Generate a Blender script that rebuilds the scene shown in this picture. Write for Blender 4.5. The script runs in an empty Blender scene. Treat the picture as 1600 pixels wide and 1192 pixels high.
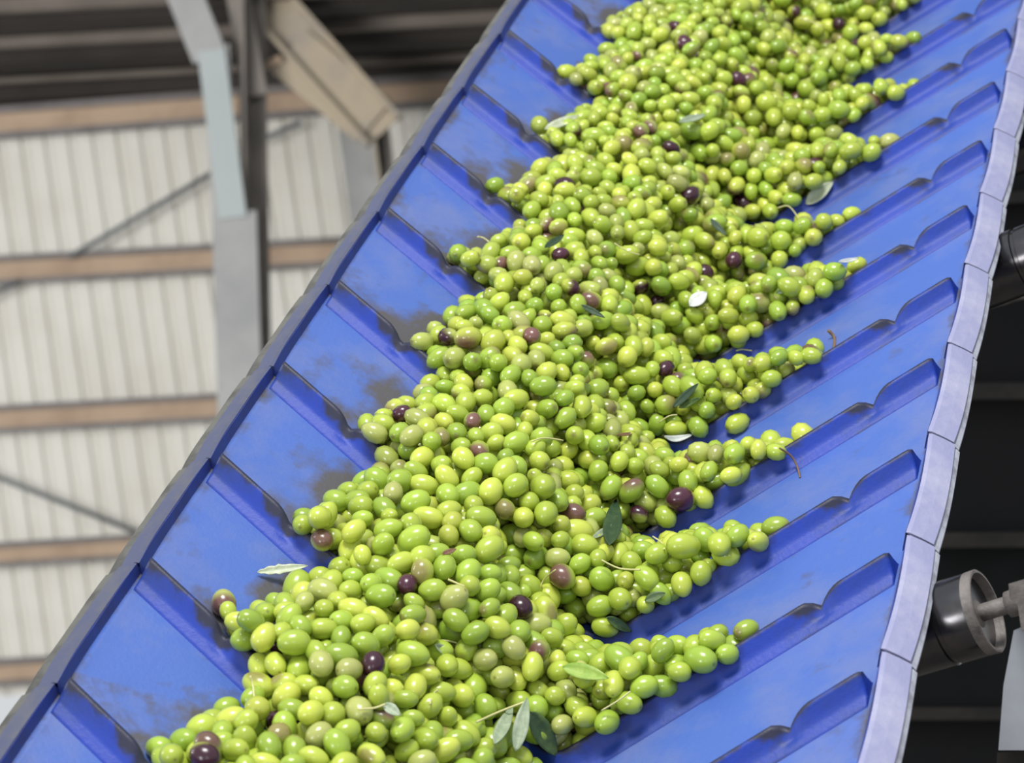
import bpy, bmesh, math, random
import numpy as np
from mathutils import Matrix, Vector, Euler, Quaternion

random.seed(7); rng = np.random.default_rng(11)
scn = bpy.context.scene; C = scn.collection
R = math.radians

# ------------------------------------------------------------------ camera, world, light, exposure
F = 3850.0                                    # focal length in pixels of the 1600 px wide frame
cam_d = bpy.data.cameras.new('camera'); cam = bpy.data.objects.new('camera', cam_d); C.objects.link(cam)
cam_d.sensor_width = 23.0; cam_d.lens = 23.0 * F / 1600; cam_d.clip_end = 200
cam_d.dof.use_dof = True; cam_d.dof.focus_distance = 2.25; cam_d.dof.aperture_fstop = 5.4
CAM = Matrix.Translation((0, 0, 1.75)) @ Matrix.Rotation(R(98), 4, 'X') @ Matrix.Rotation(R(-4), 4, 'Z')
cam.matrix_world = CAM; scn.camera = cam

def c2w(p):                                   # camera axes (right, down, forward) in metres -> world
    return CAM @ Vector((p[0], -p[1], -p[2]))
def at(x, y, z):                              # the place seen at pixel x, y, z metres away
    return c2w(((x - 800) / F * z, (y - 596) / F * z, z))

w = bpy.data.worlds.new('daylight'); scn.world = w; w.use_nodes = True
bg = w.node_tree.nodes['Background']; bg.inputs[0].default_value = (0.93, 0.97, 1.0, 1); bg.inputs[1].default_value = 0.66

def area(name, loc, target, size, power, col=(1, 1, 1)):
    l = bpy.data.lights.new(name, 'AREA'); l.shape = 'RECTANGLE'; l.size = size[0]; l.size_y = size[1]
    l.energy = power; l.color = col
    o = bpy.data.objects.new(name, l); C.objects.link(o); o.location = loc
    o.rotation_euler = (Vector(target) - Vector(loc)).to_track_quat('-Z', 'Y').to_euler(); return o
area('skylight_opening', c2w((-0.5, -3.6, 0.4)), c2w((0.2, 0, 2.3)), (1.5, 1.2), 185, (1.0, 0.99, 0.97))
area('doorway_opening', c2w((-2.6, 0.1, -1.3)), c2w((0.3, 0.1, 2.1)), (0.8, 1.0), 38, (0.95, 0.98, 1.0))

area('wall_fill_light', c2w((-4.5, -0.2, 3.0)), c2w((-1.2, -0.2, 12)), (3.0, 2.5), 620, (1.0, 0.98, 0.95))  # added fill lamp that brightens the back wall and column

area('camera_flash', c2w((0.02, -0.16, 0.0)), c2w((0.0, 0, 2.3)), (.09, .06), 2.5)
scn.view_settings.view_transform = 'Standard'; scn.view_settings.look = 'None'
scn.view_settings.exposure = 0.08; scn.view_settings.gamma = 1.0; scn.view_settings.use_curve_mapping = False

# ------------------------------------------------------------------ material helpers
def lin(r, g, b):
    f = lambda c: (c / 255 / 12.92) if c / 255 <= 0.04045 else ((c / 255 + 0.055) / 1.055) ** 2.4
    return (f(r), f(g), f(b), 1)
def mat(name, col, rough=0.5, metal=0.0, col2=None, nscale=8, lo=0.45, hi=0.65, bump=0.0, bscale=60,
        spec=0.5, attr=None, dirt_shade=None, dirt_shade_col=None, stretch=(1, 1, 1), coat=0.0, speck=None):
    m = bpy.data.materials.new(name); m.use_nodes = True; nt = m.node_tree; N = nt.nodes; L = nt.links
    b = N['Principled BSDF']; b.inputs['Roughness'].default_value = rough; b.inputs['Metallic'].default_value = metal
    b.inputs['Specular IOR Level'].default_value = spec; b.inputs['Coat Weight'].default_value = coat
    b.inputs['Base Color'].default_value = col
    tc = N.new('ShaderNodeTexCoord'); mp = N.new('ShaderNodeMapping'); mp.inputs['Scale'].default_value = stretch
    L.new(tc.outputs['Object'], mp.inputs['Vector'])
    def noise(s, d=6):
        n = N.new('ShaderNodeTexNoise'); n.inputs['Scale'].default_value = s; n.inputs['Detail'].default_value = d
        n.inputs['Roughness'].default_value = 0.62; L.new(mp.outputs[0], n.inputs['Vector']); return n
    def ramp(src, a, c):
        r = N.new('ShaderNodeMapRange'); r.inputs['From Min'].default_value = a; r.inputs['From Max'].default_value = c
        L.new(src, r.inputs['Value']); return r.outputs[0]
    def mix(f, a, c, mode='MIX'):
        x = N.new('ShaderNodeMix'); x.data_type = 'RGBA'; x.blend_type = mode
        if isinstance(f, float): x.inputs[0].default_value = f
        else: L.new(f, x.inputs[0])
        for k, s in ((6, a), (7, c)):
            if isinstance(s, tuple): x.inputs[k].default_value = s
            else: L.new(s, x.inputs[k])
        return x.outputs[2]
    cur = col
    if attr:
        a = N.new('ShaderNodeAttribute'); a.attribute_name = attr; cur = a.outputs['Color']
    if col2:
        cur = mix(ramp(noise(nscale).outputs['Fac'], lo, hi), cur, col2)
    if speck:
        cur = mix(ramp(noise(170, 3).outputs['Fac'], .68, .82), cur, speck)
    if dirt_shade:
        a = N.new('ShaderNodeAttribute'); a.attribute_name = dirt_shade
        n1 = noise(55, 8); n2 = noise(14, 5)
        s = N.new('ShaderNodeMath'); s.operation = 'ADD'; L.new(n1.outputs['Fac'], s.inputs[0]); L.new(n2.outputs['Fac'], s.inputs[1])
        s2 = N.new('ShaderNodeMath'); s2.operation = 'ADD'; L.new(s.outputs[0], s2.inputs[0]); L.new(a.outputs['Fac'], s2.inputs[1])
        cur = mix(ramp(s2.outputs[0], 1.12, 1.60), cur, dirt_shade_col)
    if not isinstance(cur, tuple): L.new(cur, b.inputs['Base Color'])
    if bump:
        n = noise(bscale, 4); bp = N.new('ShaderNodeBump'); bp.inputs['Strength'].default_value = bump
        bp.inputs['Distance'].default_value = 0.002
        L.new(n.outputs['Fac'], bp.inputs['Height']); L.new(bp.outputs[0], b.inputs['Normal'])
    return m
M = {}
M['belt'] = mat('blue_belt_rubber', (0.066, 0.135, 0.44, 1), 0.45, col2=(0.115, 0.165, 0.40, 1), nscale=9, bump=0.25, bscale=240,
                dirt_shade='dirt_shade', dirt_shade_col=(0.085, 0.080, 0.085, 1), spec=0.45)
M['cleat'] = mat('blue_cleat_rubber', (0.010, 0.042, 0.35, 1), 0.5, col2=(0.015, 0.042, 0.24, 1), nscale=14, bump=0.2, bscale=200,
                 dirt_shade='dirt_shade', dirt_shade_col=(0.022, 0.024, 0.05, 1), spec=0.4)
M['flap_r'] = mat('worn_pale_lit_edge_rubber', (0.27, 0.28, 0.45, 1), 0.6, col2=(0.36, 0.36, 0.50, 1), nscale=16, bump=0.3, bscale=150)  # worn blue, made paler still for the light this edge catches
M['flap_l'] = mat('dirty_shaded_edge_rubber', (0.062, 0.072, 0.13, 1), 0.7, col2=(0.10, 0.10, 0.11, 1), nscale=12, bump=0.3, bscale=150)  # dirty, and coloured darker because this edge faces away from the light
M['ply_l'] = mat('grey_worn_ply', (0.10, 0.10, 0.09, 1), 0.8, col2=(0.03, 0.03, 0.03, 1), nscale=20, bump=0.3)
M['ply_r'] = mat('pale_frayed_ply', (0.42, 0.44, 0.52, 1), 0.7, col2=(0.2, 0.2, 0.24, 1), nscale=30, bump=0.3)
M['upstand'] = mat('edge_lip_rubber', (0.03, 0.055, 0.27, 1), 0.5, col2=(0.035, 0.04, 0.12, 1), nscale=14)
M['olive'] = mat('olive_skin', (0.4, 0.5, 0.05, 1), 0.24, attr='Col', speck=(0.10, 0.075, 0.03, 1), spec=0.5, bump=0.05, bscale=400, coat=0.25)
M['steel'] = mat('dark_roller_steel', (0.09, 0.09, 0.10, 1), 0.24, 0.95, col2=(0.13, 0.12, 0.12, 1), nscale=25)
M['grime'] = mat('grimy_steel', (0.20, 0.18, 0.17, 1), 0.6, 0.3, col2=(0.08, 0.07, 0.065, 1), nscale=30, bump=0.6, bscale=90)
M['pale_steel'] = mat('pale_painted_steel', (0.34, 0.36, 0.40, 1), 0.5, col2=(0.27, 0.28, 0.31, 1), nscale=5)
M['dark'] = mat('shadow_dark_panel', (0.007, 0.007, 0.008, 1), 0.6, col2=(0.003, 0.005, 0.005, 1), nscale=3, spec=0.15)  # near-black colour carries the shadow behind the right side
M['dark_edge'] = mat('dark_rail_steel', (0.022, 0.019, 0.017, 1), 0.6, col2=(0.008, 0.008, 0.008, 1), nscale=6, spec=0.3)
M['sheet'] = mat('offwhite_corrugated_sheet', lin(228, 227, 222), 0.6, col2=lin(214, 211, 204), nscale=1.2)
nt = M['sheet'].node_tree; b_ = nt.nodes['Principled BSDF']; tr_ = nt.nodes.new('ShaderNodeBsdfTranslucent'); tr_.inputs[0].default_value = (.90, .88, .83, 1)
mx_ = nt.nodes.new('ShaderNodeMixShader'); mx_.inputs[0].default_value = .45; nt.links.new(b_.outputs[0], mx_.inputs[1]); nt.links.new(tr_.outputs[0], mx_.inputs[2])
nt.links.new(mx_.outputs[0], nt.nodes['Material Output'].inputs['Surface'])
M['girt'] = mat('rusty_primer_girt', lin(168, 146, 124), 0.7, col2=lin(150, 128, 108), nscale=3)
M['girt_lip'] = mat('grey_girt_lip', lin(112, 108, 108), 0.7, col2=lin(96, 92, 92), nscale=5)
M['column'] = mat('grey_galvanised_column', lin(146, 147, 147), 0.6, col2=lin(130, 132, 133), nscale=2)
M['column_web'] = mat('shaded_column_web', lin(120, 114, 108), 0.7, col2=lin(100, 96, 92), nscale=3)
M['patch'] = mat('pale_green_splice_plate', lin(150, 160, 160), 0.6, col2=lin(158, 163, 168), nscale=3)
M['rafter'] = mat('tan_rafter_steel', lin(160, 148, 128), 0.7, col2=lin(142, 134, 124), nscale=3)
M['roof'] = mat('dark_roof_sheet', lin(50, 45, 42), 0.85, col2=lin(38, 34, 32), nscale=1.5)
M['purlin'] = mat('weathered_purlin', lin(112, 104, 97), 0.8, col2=lin(96, 88, 82), nscale=2)
M['rod'] = mat('grey_rod', lin(100, 104, 108), 0.6)
M['concrete'] = mat('concrete_floor', lin(110, 106, 100), 0.8, col2=lin(90, 86, 82), nscale=2)
M['twig'] = mat('dry_twig', lin(120, 95, 70), 0.7)
M['stem'] = mat('pale_fruit_stem', lin(205, 200, 140), 0.5)

# ------------------------------------------------------------------ object helpers
def prop(o, label=None, cat=None, group=None, kind=None):
    if label: o['label'] = label
    if cat: o['category'] = cat
    if group: o['group'] = group
    if kind: o['kind'] = kind
    return o
def obj(name, me, parent=None, mx=None):
    o = bpy.data.objects.new(name, me); C.objects.link(o)
    if mx is not None: o.matrix_world = mx
    if parent: o.parent = parent
    return o
def empty(name, mx):
    o = bpy.data.objects.new(name, None); C.objects.link(o); o.empty_display_size = 0.1; o.matrix_world = mx; return o
def mesh(name, vs, fs, m, smooth=False):
    me = bpy.data.meshes.new(name); me.from_pydata([tuple(v) for v in vs], [], [tuple(f) for f in fs])
    me.materials.append(m)
    if smooth: me.shade_smooth()
    bm = bmesh.new(); bm.from_mesh(me); bmesh.ops.recalc_face_normals(bm, faces=bm.faces); bm.to_mesh(me); bm.free()
    me.update(); return me
def extrude_prof(prof, a, b, xa, ya):
    """closed 2D profile swept from point a to point b; xa, ya: world axes of the profile"""
    n = len(prof); vs = []
    for p in (a, b):
        for x, y in prof: vs.append(Vector(p) + xa * x + ya * y)
    fs = [(i, (i + 1) % n, n + (i + 1) % n, n + i) for i in range(n)] + [tuple(range(n)), tuple(range(2 * n - 1, n - 1, -1))]
    return vs, fs
def bar(name, prof, a, b, m, up=(0, -1, 0), parent=None, bevel=0.0):
    """a, b in camera axes; the profile's y runs along 'up' (camera axes)"""
    A = c2w(a); B = c2w(b); d = (B - A).normalized(); U_ = CAM.to_3x3() @ Vector((up[0], -up[1], -up[2]))
    xa = d.cross(U_).normalized(); ya = xa.cross(d).normalized()
    vs, fs = extrude_prof(prof, (0, 0, 0), B - A, xa, ya)
    me = mesh(name, vs, fs, m)
    o = obj(name, me); o.location = A
    if bevel:
        md = o.modifiers.new('bevel', 'BEVEL'); md.width = bevel; md.segments = 2
    if parent:
        bpy.context.view_layer.update(); o.parent = parent; o.matrix_parent_inverse = parent.matrix_world.inverted()
    return o
def rect(w_, h_, cx=0, cy=0): return [(cx - w_ / 2, cy - h_ / 2), (cx + w_ / 2, cy - h_ / 2), (cx + w_ / 2, cy + h_ / 2), (cx - w_ / 2, cy + h_ / 2)]
def ibeam(w_, h_, t=0.012):
    a, b = w_ / 2, h_ / 2
    return [(-a, -b), (a, -b), (a, -b + t), (t / 2, -b + t), (t / 2, b - t), (a, b - t), (a, b), (-a, b), (-a, b - t), (-t / 2, b - t), (-t / 2, -b + t), (-a, -b + t)]
def pc(x, y, z): return ((x - 800) / F * z, (y - 596) / F * z, z)

# ------------------------------------------------------------------ the shed: floor, wall, roof, frames
fl = mesh('floor', [(-14, -5, 0), (14, -5, 0), (14, 12.2, 0), (-14, 12.2, 0), (-14, -5, -.2), (14, -5, -.2), (14, 12.2, -.2), (-14, 12.2, -.2)],
          [(0, 1, 2, 3), (7, 6, 5, 4), (0, 4, 5, 1), (1, 5, 6, 2), (2, 6, 7, 3), (3, 7, 4, 0)], M['concrete'])
prop(obj('floor', fl), kind='structure')

ZW = 12.0
wall = empty('wall_back', Matrix.Translation(at(300, 600, ZW))); prop(wall, kind='structure')
bpy.context.view_layer.update()
def hang(o, parent):
    bpy.context.view_layer.update(); mw = o.matrix_world.copy(); o.parent = parent; o.matrix_world = mw; return o
def wall_sheet(x0, x1, pitch):
    """one profiled sheet; x0, x1 at mid height in px, ribs lean a little as in the photograph"""
    top, bot = 150, 1066
    def row(y, off): return [(x + (y - 600) * 0.165, y - (x - 300) * 0.06, off)for x in []]
    prof = []; x = x0; k = pitch
    while x < x1 - 1:
        prof += [(x, 0.0), (x + k * .62, 0.0), (x + k * .74, .028), (x + k * .88, .028)]
        x += k
    prof.append((x1 + 3, 0.0)); vs = []; fs = []; n = len(prof)
    for back in (0, .0015):
        for y in (top, bot):
            for (px, dz) in prof:
                vs.append(c2w(pc(px + (y - 600) * 0.15, y - (px - 300) * 0.06, ZW + dz + back)))
    for i in range(n - 1):
        fs += [(i, i + 1, n + i + 1, n + i), (2 * n + i, 3 * n + i, 3 * n + i + 1, 2 * n + i + 1)]
    fs += [(0, n, 3 * n, 2 * n), (n - 1, 3 * n - 1, 4 * n - 1, 2 * n - 1)]
    for i in range(n - 1): fs += [(i, 2 * n + i, 2 * n + i + 1, i + 1), (n + i, n + i + 1, 3 * n + i + 1, 3 * n + i)]
    o = obj('corrugated_sheet', mesh('corrugated_sheet', vs, fs, M['sheet'])); return o
for k in range(8):
    x0 = -420 + k * 224
    hang(wall_sheet(x0, x0 + 224, 37.3), wall)

# roof sheet above, ribs running along the wall
def roof():
    vs = []; fs = []; rows = []
    zt = 12.3; prof = []
    d = 0.0; P = 0.47
    for k in range(16):
        prof += [(d, 0), (d + P * .48, 0), (d + P * .60, -.05), (d + P * .88, -.05)]; d += P
    a = Vector(pc(-700, 168 + 60, zt)); xd = Vector((1, -0.055, 0)).normalized()
    bk = Vector((0, -.25, -1)).normalized(); up = Vector((0, -1, 0.25)).normalized()
    n = len(prof)
    for th in (0, .003):
        for L in (0.0, 16.0):
            for (q, h) in prof:
                vs.append(c2w(a + xd * L + bk * q + up * (h + th)))
    for i in range(n - 1):
        fs += [(i, i + 1, n + i + 1, n + i), (2 * n + i, 3 * n + i, 3 * n + i + 1, 2 * n + i + 1)]
    fs += [(0, n, 3 * n, 2 * n)]
    return obj('ceiling', mesh('ceiling', vs, fs, M['roof']))
prop(roof(), kind='structure')
names = ['lowest', 'second lowest', 'third lowest', 'fourth', 'fifth']
for j in range(1, 5):
    z = 12.3 - .485 * j - .10; yy = 173 - 55.5 * j
    o = bar('roof_purlin', [(-.035, -.04), (.035, -.04), (.035, -.03), (-.025, -.03), (-.025, .03), (.035, .03), (.035, .04), (-.035, .04)], pc(-500, yy + 500 * .05, z), pc(1500, yy - 1500 * .05, z), M['purlin'])
    prop(o, ['lowest pale purlin under the dark roof, just above the top girt', 'second pale purlin from the bottom under the dark roof', 'third pale purlin from the bottom, at the very top edge of the picture', 'fourth roof purlin, above the top edge of the picture'][j - 1], 'purlin', 'purlins under the dark roof')

# girts: C channels fixed to the inside of the sheets
girt_info = [(193, 50, 'top rusty steel girt under the dark roof edge', .075), (423, 46, 'second rusty steel girt from the roof, where the thin rod ends', .055),
             (655, 44, 'third rusty steel girt from the roof, halfway down the pale wall', .055), (866, 38, 'fourth rusty steel girt, lowest but one on the pale wall', .06),
             (1050, 42, 'dark brown bottom girt above the bright gap under the wall', .06)]
for gi, (y, hpx, lab, sl) in enumerate(girt_info):
    e = empty('wall_girt', Matrix.Translation(at(0, y, ZW - .06)))
    prop(e, lab, 'girt', 'horizontal girts on the back wall')
    z = ZW - .075; h = hpx / F * z
    A = Vector(pc(-500, y + 500 * sl, z)); B = Vector(pc(1500, y - 1500 * sl, z))
    o = bar('web', rect(.004, h * .62, 0, 0.0), A, B, M['girt']); hang(o, e)
    for s in (1, -1):
        o = bar('lip', rect(.06, h * .19, .018, s * h * .405), A, B, M['girt_lip']); hang(o, e)

# front column with its splice plate, rafter and haunch
def frame_thing(name, mxp, label, cat): e = empty(name, Matrix.Translation(mxp)); return prop(e, label, cat)
e = frame_thing('steel_column', at(385, 1300, 10.5), 'tall pale grey steel column standing in front of the corrugated wall', 'column')
z = 10.5
o = bar('front_flange', rect(.19, .014), pc(398, 1400, z), pc(366, 330, z), M['column'], up=(0, 0, -1)); hang(o, e)
o = bar('front_flange', rect(.11, .014), pc(352, 330, z), pc(338, 70, z), M['column'], up=(0, 0, -1)); hang(o, e)
o = bar('splice_plate', rect(.118, .016), pc(364, 340, z - .02), pc(330, 78, z - .02), M['patch'], up=(0, 0, -1)); hang(o, e)
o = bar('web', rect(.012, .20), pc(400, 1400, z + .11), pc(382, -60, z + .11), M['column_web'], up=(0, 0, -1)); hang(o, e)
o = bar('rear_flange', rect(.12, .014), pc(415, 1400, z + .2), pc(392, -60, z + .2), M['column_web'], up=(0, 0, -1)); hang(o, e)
o = bar('haunch', rect(.15, .03), pc(328, 90, z - .01), pc(268, -60, z - .01), M['column'], up=(0, 0, -1)); hang(o, e)
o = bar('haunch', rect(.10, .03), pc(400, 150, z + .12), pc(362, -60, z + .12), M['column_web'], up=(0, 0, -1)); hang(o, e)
e = frame_thing('roof_rafter', at(585, 150, 10.9), 'tan sloping steel rafter crossing behind the grey column at the top', 'rafter')
z = 10.8
o = bar('beam', ibeam(.16, .2, .02), pc(600, 206, z), pc(345, -80, z), M['rafter'], up=(.7, -.5, 0)); hang(o, e)
o = bar('stiffener', rect(.03, .24), pc(585, 190, z - .02), pc(452, 80, z - .02), M['rafter'], up=(.7, -.5, 0)); hang(o, e)
o = bar('gusset', rect(.05, .03), pc(412, 104, z - .05), pc(440, 92, z - .05), M['girt'], up=(0, -1, 0)); hang(o, e)
e = frame_thing('steel_column', at(600, 1300, 11.2), 'second steel column behind the belt edge, carrying the tan rafter', 'column')
z = 11.2
o = bar('front_flange', rect(.19, .014), pc(705, 1300, z), pc(552, 130, z), M['column'], up=(0, 0, -1)); hang(o, e)
o = bar('web', rect(.012, .2), pc(718, 1300, z), pc(578, 150, z), M['rafter'], up=(0, 0, -1)); hang(o, e)
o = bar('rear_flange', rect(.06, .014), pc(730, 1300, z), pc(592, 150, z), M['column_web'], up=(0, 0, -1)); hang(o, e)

def tube(name, pts, rad, m, seg=8, closed=True):
    pts = [Vector(p) for p in pts]; vs = []; fs = []; n = len(pts)
    ref = Vector((0.31, 0.2, 0.93))
    for i, p in enumerate(pts):
        d = (pts[min(i + 1, n - 1)] - pts[max(i - 1, 0)]).normalized()
        a = d.cross(ref)
        if a.length < .1: a = d.cross(Vector((1, 0, 0)))
        a.normalize(); b = d.cross(a); r = rad[i] if isinstance(rad, (list, tuple)) else rad
        for k in range(seg):
            t = 2 * math.pi * k / seg; vs.append(p + (a * math.cos(t) + b * math.sin(t)) * r)
    for i in range(n - 1):
        for k in range(seg): fs.append((i * seg + k, i * seg + (k + 1) % seg, (i + 1) * seg + (k + 1) % seg, (i + 1) * seg + k))
    fs += [tuple(range(seg)), tuple(range(n * seg - 1, (n - 1) * seg - 1, -1))]
    return mesh(name, vs, fs, m, smooth=seg > 5)
def tthing(name, pts, rad, m, label, cat, group=None, seg=8):
    o0 = Vector(pts[0]); me = tube(name, [Vector(p) - o0 for p in pts], rad, m, seg)
    o = obj(name, me); o.location = o0; return prop(o, label, cat, group)
for (a, b, lab) in (((108, 402), (345, 262), 'thin diagonal rod rising to the grey column above the second girt'),
                    ((400, 222), (470, 190), 'short dark diagonal rod right of the grey column under the top girt'),
                    ((-120, 700), (215, 832), 'thin diagonal rod sloping down to the fourth girt at lower left'),
                    ((-60, 480), (30, 440), 'short diagonal rod at the left edge below the second girt')):
    p0_ = at(a[0], a[1], 11.85); o = obj('brace_rod', tube('brace_rod', [Vector((0, 0, 0)), at(b[0], b[1], 11.85) - p0_], .013, M['rod'])); o.location = p0_; hang(o, wall)

# ------------------------------------------------------------------ conveyor frame of reference
O_ = Vector((-0.34825, 0.23033, 1.95732)); U_ = Vector((0.250836, -0.491134, 0.834188)).normalized()
V_ = Vector((0.967795, 0.108261, -0.227272)); V_ = (V_ - U_ * V_.dot(U_)).normalized(); N_ = V_.cross(U_).normalized()
def cw(v): return CAM.to_3x3() @ Vector((v[0], -v[1], -v[2]))
CM = Matrix.Identity(4)
for i, v in enumerate((V_, U_, N_)):
    q = cw(v); CM[0][i], CM[1][i], CM[2][i] = q.x, q.y, q.z
q = c2w(O_); CM[0][3], CM[1][3], CM[2][3] = q.x, q.y, q.z
CMi = CM.inverted()
def local(pcam):                              # camera axes -> conveyor axes (across, along, up)
    return CMi @ c2w(pcam)
CL = local((0, 0, 0))
def ray(x, y): return (CMi @ at(x, y, 1.0)) - CL
def project(P):                               # numpy (n,3) conveyor coords -> pixels, depth
    P = np.atleast_2d(P); B = np.array([list(V_), list(U_), list(N_)]); Q = P @ B + np.array(list(O_))
    return np.stack([800 + F * Q[:, 0] / Q[:, 2], 596 + F * Q[:, 1] / Q[:, 2], Q[:, 2]], 1)

S = 0.17; W = 0.6187; kL, kR = .40, .55; DR = .016
LW, RW = .285, .322; tl, tr = R(25), R(29)
# belt profile: (v, n) by arc length, smooth bends
pl = (LW * math.cos(tl), -LW * math.sin(tl)); pr = (W - RW * math.cos(tr), -DR - RW * math.sin(tr))
raw = []
def addseg(a, b, n):
    for i in range(n): raw.append((a[0] + (b[0] - a[0]) * i / n, a[1] + (b[1] - a[1]) * i / n))
addseg((0, 0), pl, 90); addseg(pl, pr, 14); addseg(pr, (W, -DR), 70); raw.append((W, -DR))
raw = np.array(raw); sm = raw.copy()
for _ in range(60): sm[1:-1] = sm[1:-1] * .5 + (sm[:-2] + sm[2:]) * .25
arc = np.concatenate([[0], np.cumsum(np.hypot(*np.diff(sm, axis=0).T))]); T = arc[-1]
def prof_at(a):                                # arc -> v, n
    return np.interp(a, arc, sm[:, 0]), np.interp(a, arc, sm[:, 1])
def arc_of_v(v): return np.interp(v, sm[:, 0], arc)
def belt_n(v): return np.interp(v, sm[:, 0], sm[:, 1])
def g_of_a(a):                                 # chevron phase shift by arc
    gl = kL * a + .18 * S + .0; gr = kR * (T - a) + .18 * S
    d = gl - gr; e = .012
    return np.where(np.abs(d) < e, np.minimum(gl, gr) - (e - np.abs(d)) ** 2 / (4 * e), np.minimum(gl, gr))
def tangent(a):
    v0, n0 = prof_at(a - .004); v1, n1 = prof_at(a + .004); t = np.array([v1 - v0, n1 - n0]); return t / np.linalg.norm(t)

belt = empty('conveyor_belt', CM)
prop(belt, 'long blue rubber trough conveyor belt with chevron cleats and pale edge flaps, carrying the olives', 'conveyor belt')
U0, U1 = -3.2 * S, 15 * S

def smooth_noise(shape, seed, cells):
    r = np.random.default_rng(seed); g = r.random((cells[0] + 2, cells[1] + 2))
    x = np.linspace(0, cells[0], shape[0]); y = np.linspace(0, cells[1], shape[1])
    xi = np.minimum(x.astype(int), cells[0]); yi = np.minimum(y.astype(int), cells[1]); fx = x - xi; fy = y - yi
    fx = fx * fx * (3 - 2 * fx); fy = fy * fy * (3 - 2 * fy)
    a = g[np.ix_(xi, yi)]; b = g[np.ix_(xi + 1, yi)]; c = g[np.ix_(xi, yi + 1)]; d = g[np.ix_(xi + 1, yi + 1)]
    return (a * (1 - fx)[:, None] + b * fx[:, None]) * (1 - fy) + (c * (1 - fx)[:, None] + d * fx[:, None]) * fy

def belt_surface():
    na, nu = 130, 620
    aa = np.linspace(0, T, na); uu = np.linspace(U0, U1, nu)
    v, n = prof_at(aa); A, UU = np.meshgrid(aa, uu, indexing='ij')
    ph = (UU + g_of_a(A)) / S; t = ph - np.floor(ph)
    vs = np.stack([np.repeat(v[:, None], nu, 1), UU, np.repeat(n[:, None], nu, 1)], -1).reshape(-1, 3)
    nn = smooth_noise((na, nu), 3, (10, 46)); n2 = smooth_noise((na, nu), 5, (22, 100))
    # scuffs and grime: strongest on the left wing low in each pocket and just upslope of every cleat
    dirt_shade = .62 * np.exp(-((A - .118) / .030) ** 2) * np.exp(-((t - .50) / .34) ** 2) * (nn > .25)
    dirt_shade += .38 * np.exp(-((A - .075) / .03) ** 2) * np.exp(-((t - .16) / .12) ** 2)
    dirt_shade += .30 * np.exp(-((T - A - .10) / .06) ** 2) * np.exp(-((t - .10) / .07) ** 2)
    dirt_shade += .22 * np.exp(-(t / .05) ** 2) + .18 * np.exp(-((t - 1) / .05) ** 2)
    dirt_shade = dirt_shade * 1.35 + (n2 - .5) * .38 + (nn - .5) * .42 - .02 - .14 * (A > T / 2) + .28 * np.exp(-(A / .008) ** 2) + .45 * np.exp(-((T - A) / .007) ** 2)  # both rims darkened; the right one paints the shadow line beside its lip
    nv = na * nu; idx = np.arange(nv).reshape(na, nu)
    top = np.stack([idx[:-1, :-1], idx[1:, :-1], idx[1:, 1:], idx[:-1, 1:]], -1).reshape(-1, 4)
    me = bpy.data.meshes.new('belt_surface'); me.from_pydata(vs.tolist(), [], top.tolist()); me.materials.append(M['belt']); me.shade_smooth()
    at_ = me.attributes.new('dirt_shade', 'FLOAT', 'POINT'); at_.data.foreach_set('value', dirt_shade.reshape(-1).astype(np.float32))
    o = obj('belt_surface', me); o.parent = belt
    md = o.modifiers.new('thickness', 'SOLIDIFY'); md.thickness = .007; md.offset = -1
    me.update()
    if me.polygons[5].normal.z < 0: md.offset = 1
    return o
belt_surface()

HC = .020
def cleat_mesh():
    st = np.concatenate([[.003], np.arange(.006, T - .004, .005), [T - .003]]); vs = []; dirt_shade = []
    sec = [(-.0200, 0, .0), (-.0180, .0024, -.2), (-.0100, .0036, -.25), (-.0072, .008, -.1), (-.0045, .5, -.15), (-.0015, .9, .22), (0, 1.0, .62), (.003, 1.02, .65), (.0055, .93, .4), (.0075, .5, .1), (.0105, .002, .1), (.0125, 0, .1)]
    for a in st:
        ar = T - a; tg = tangent(a); nx, ny = -tg[1], tg[0]; v, n = prof_at(a); u = -g_of_a(a)
        def sect(dist, notch, right):
            h = 1.0
            if right and dist < .006: h = .80 + .20 * (dist / .006)
            if notch - .022 < dist <= notch: h = min(h, 1 - .62 * ((dist - notch + .022) / .022) ** 2)
            if notch < dist < notch + .010: h = min(h, .42 + .58 * ((dist - notch) / .010) ** .6)
            if dist > notch: h *= .97
            return h
        h = HC * (sect(a, .090, False) if a < T / 2 else sect(ar, .066, True))
        nd = math.exp(-((a - .095) / .014) ** 2) * .75 + math.exp(-((ar - .078) / .010) ** 2) * .8
        nz = .16 * math.sin(a * 91 + 1) + .1 * math.sin(a * 217)
        for k, (du, hh, dd) in enumerate(sec):
            H = hh if k < 3 or k in (10, 11) else (hh * h if k != 3 else .35 * h)
            du2 = du
            vs.append((v + nx * H, u + du2, n + ny * H)); dirt_shade.append(dd + nz + nd * (.4 + .6 * (k > 4)) + (.42 if (a > .055 and a < .135 and 3 < k < 9) else 0) - .05)
    ns = len(sec); fs = []
    for i in range(len(st) - 1):
        for k in range(ns - 1): fs.append((i * ns + k, (i + 1) * ns + k, (i + 1) * ns + k + 1, i * ns + k + 1))
    fs += [tuple(range(ns)), tuple(range((len(st)) * ns - 1, (len(st) - 1) * ns - 1, -1))]
    me = bpy.data.meshes.new('cleat'); me.from_pydata(vs, [], fs); me.materials.append(M['cleat'])
    bm = bmesh.new(); bm.from_mesh(me); bmesh.ops.recalc_face_normals(bm, faces=bm.faces); bm.to_mesh(me); bm.free()
    for p in me.polygons: p.use_smooth = len(p.vertices) == 4
    at_ = me.attributes.new('dirt_shade', 'FLOAT', 'POINT'); at_.data.foreach_set('value', np.array(dirt_shade, np.float32)); return me
cm = cleat_mesh()
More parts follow.
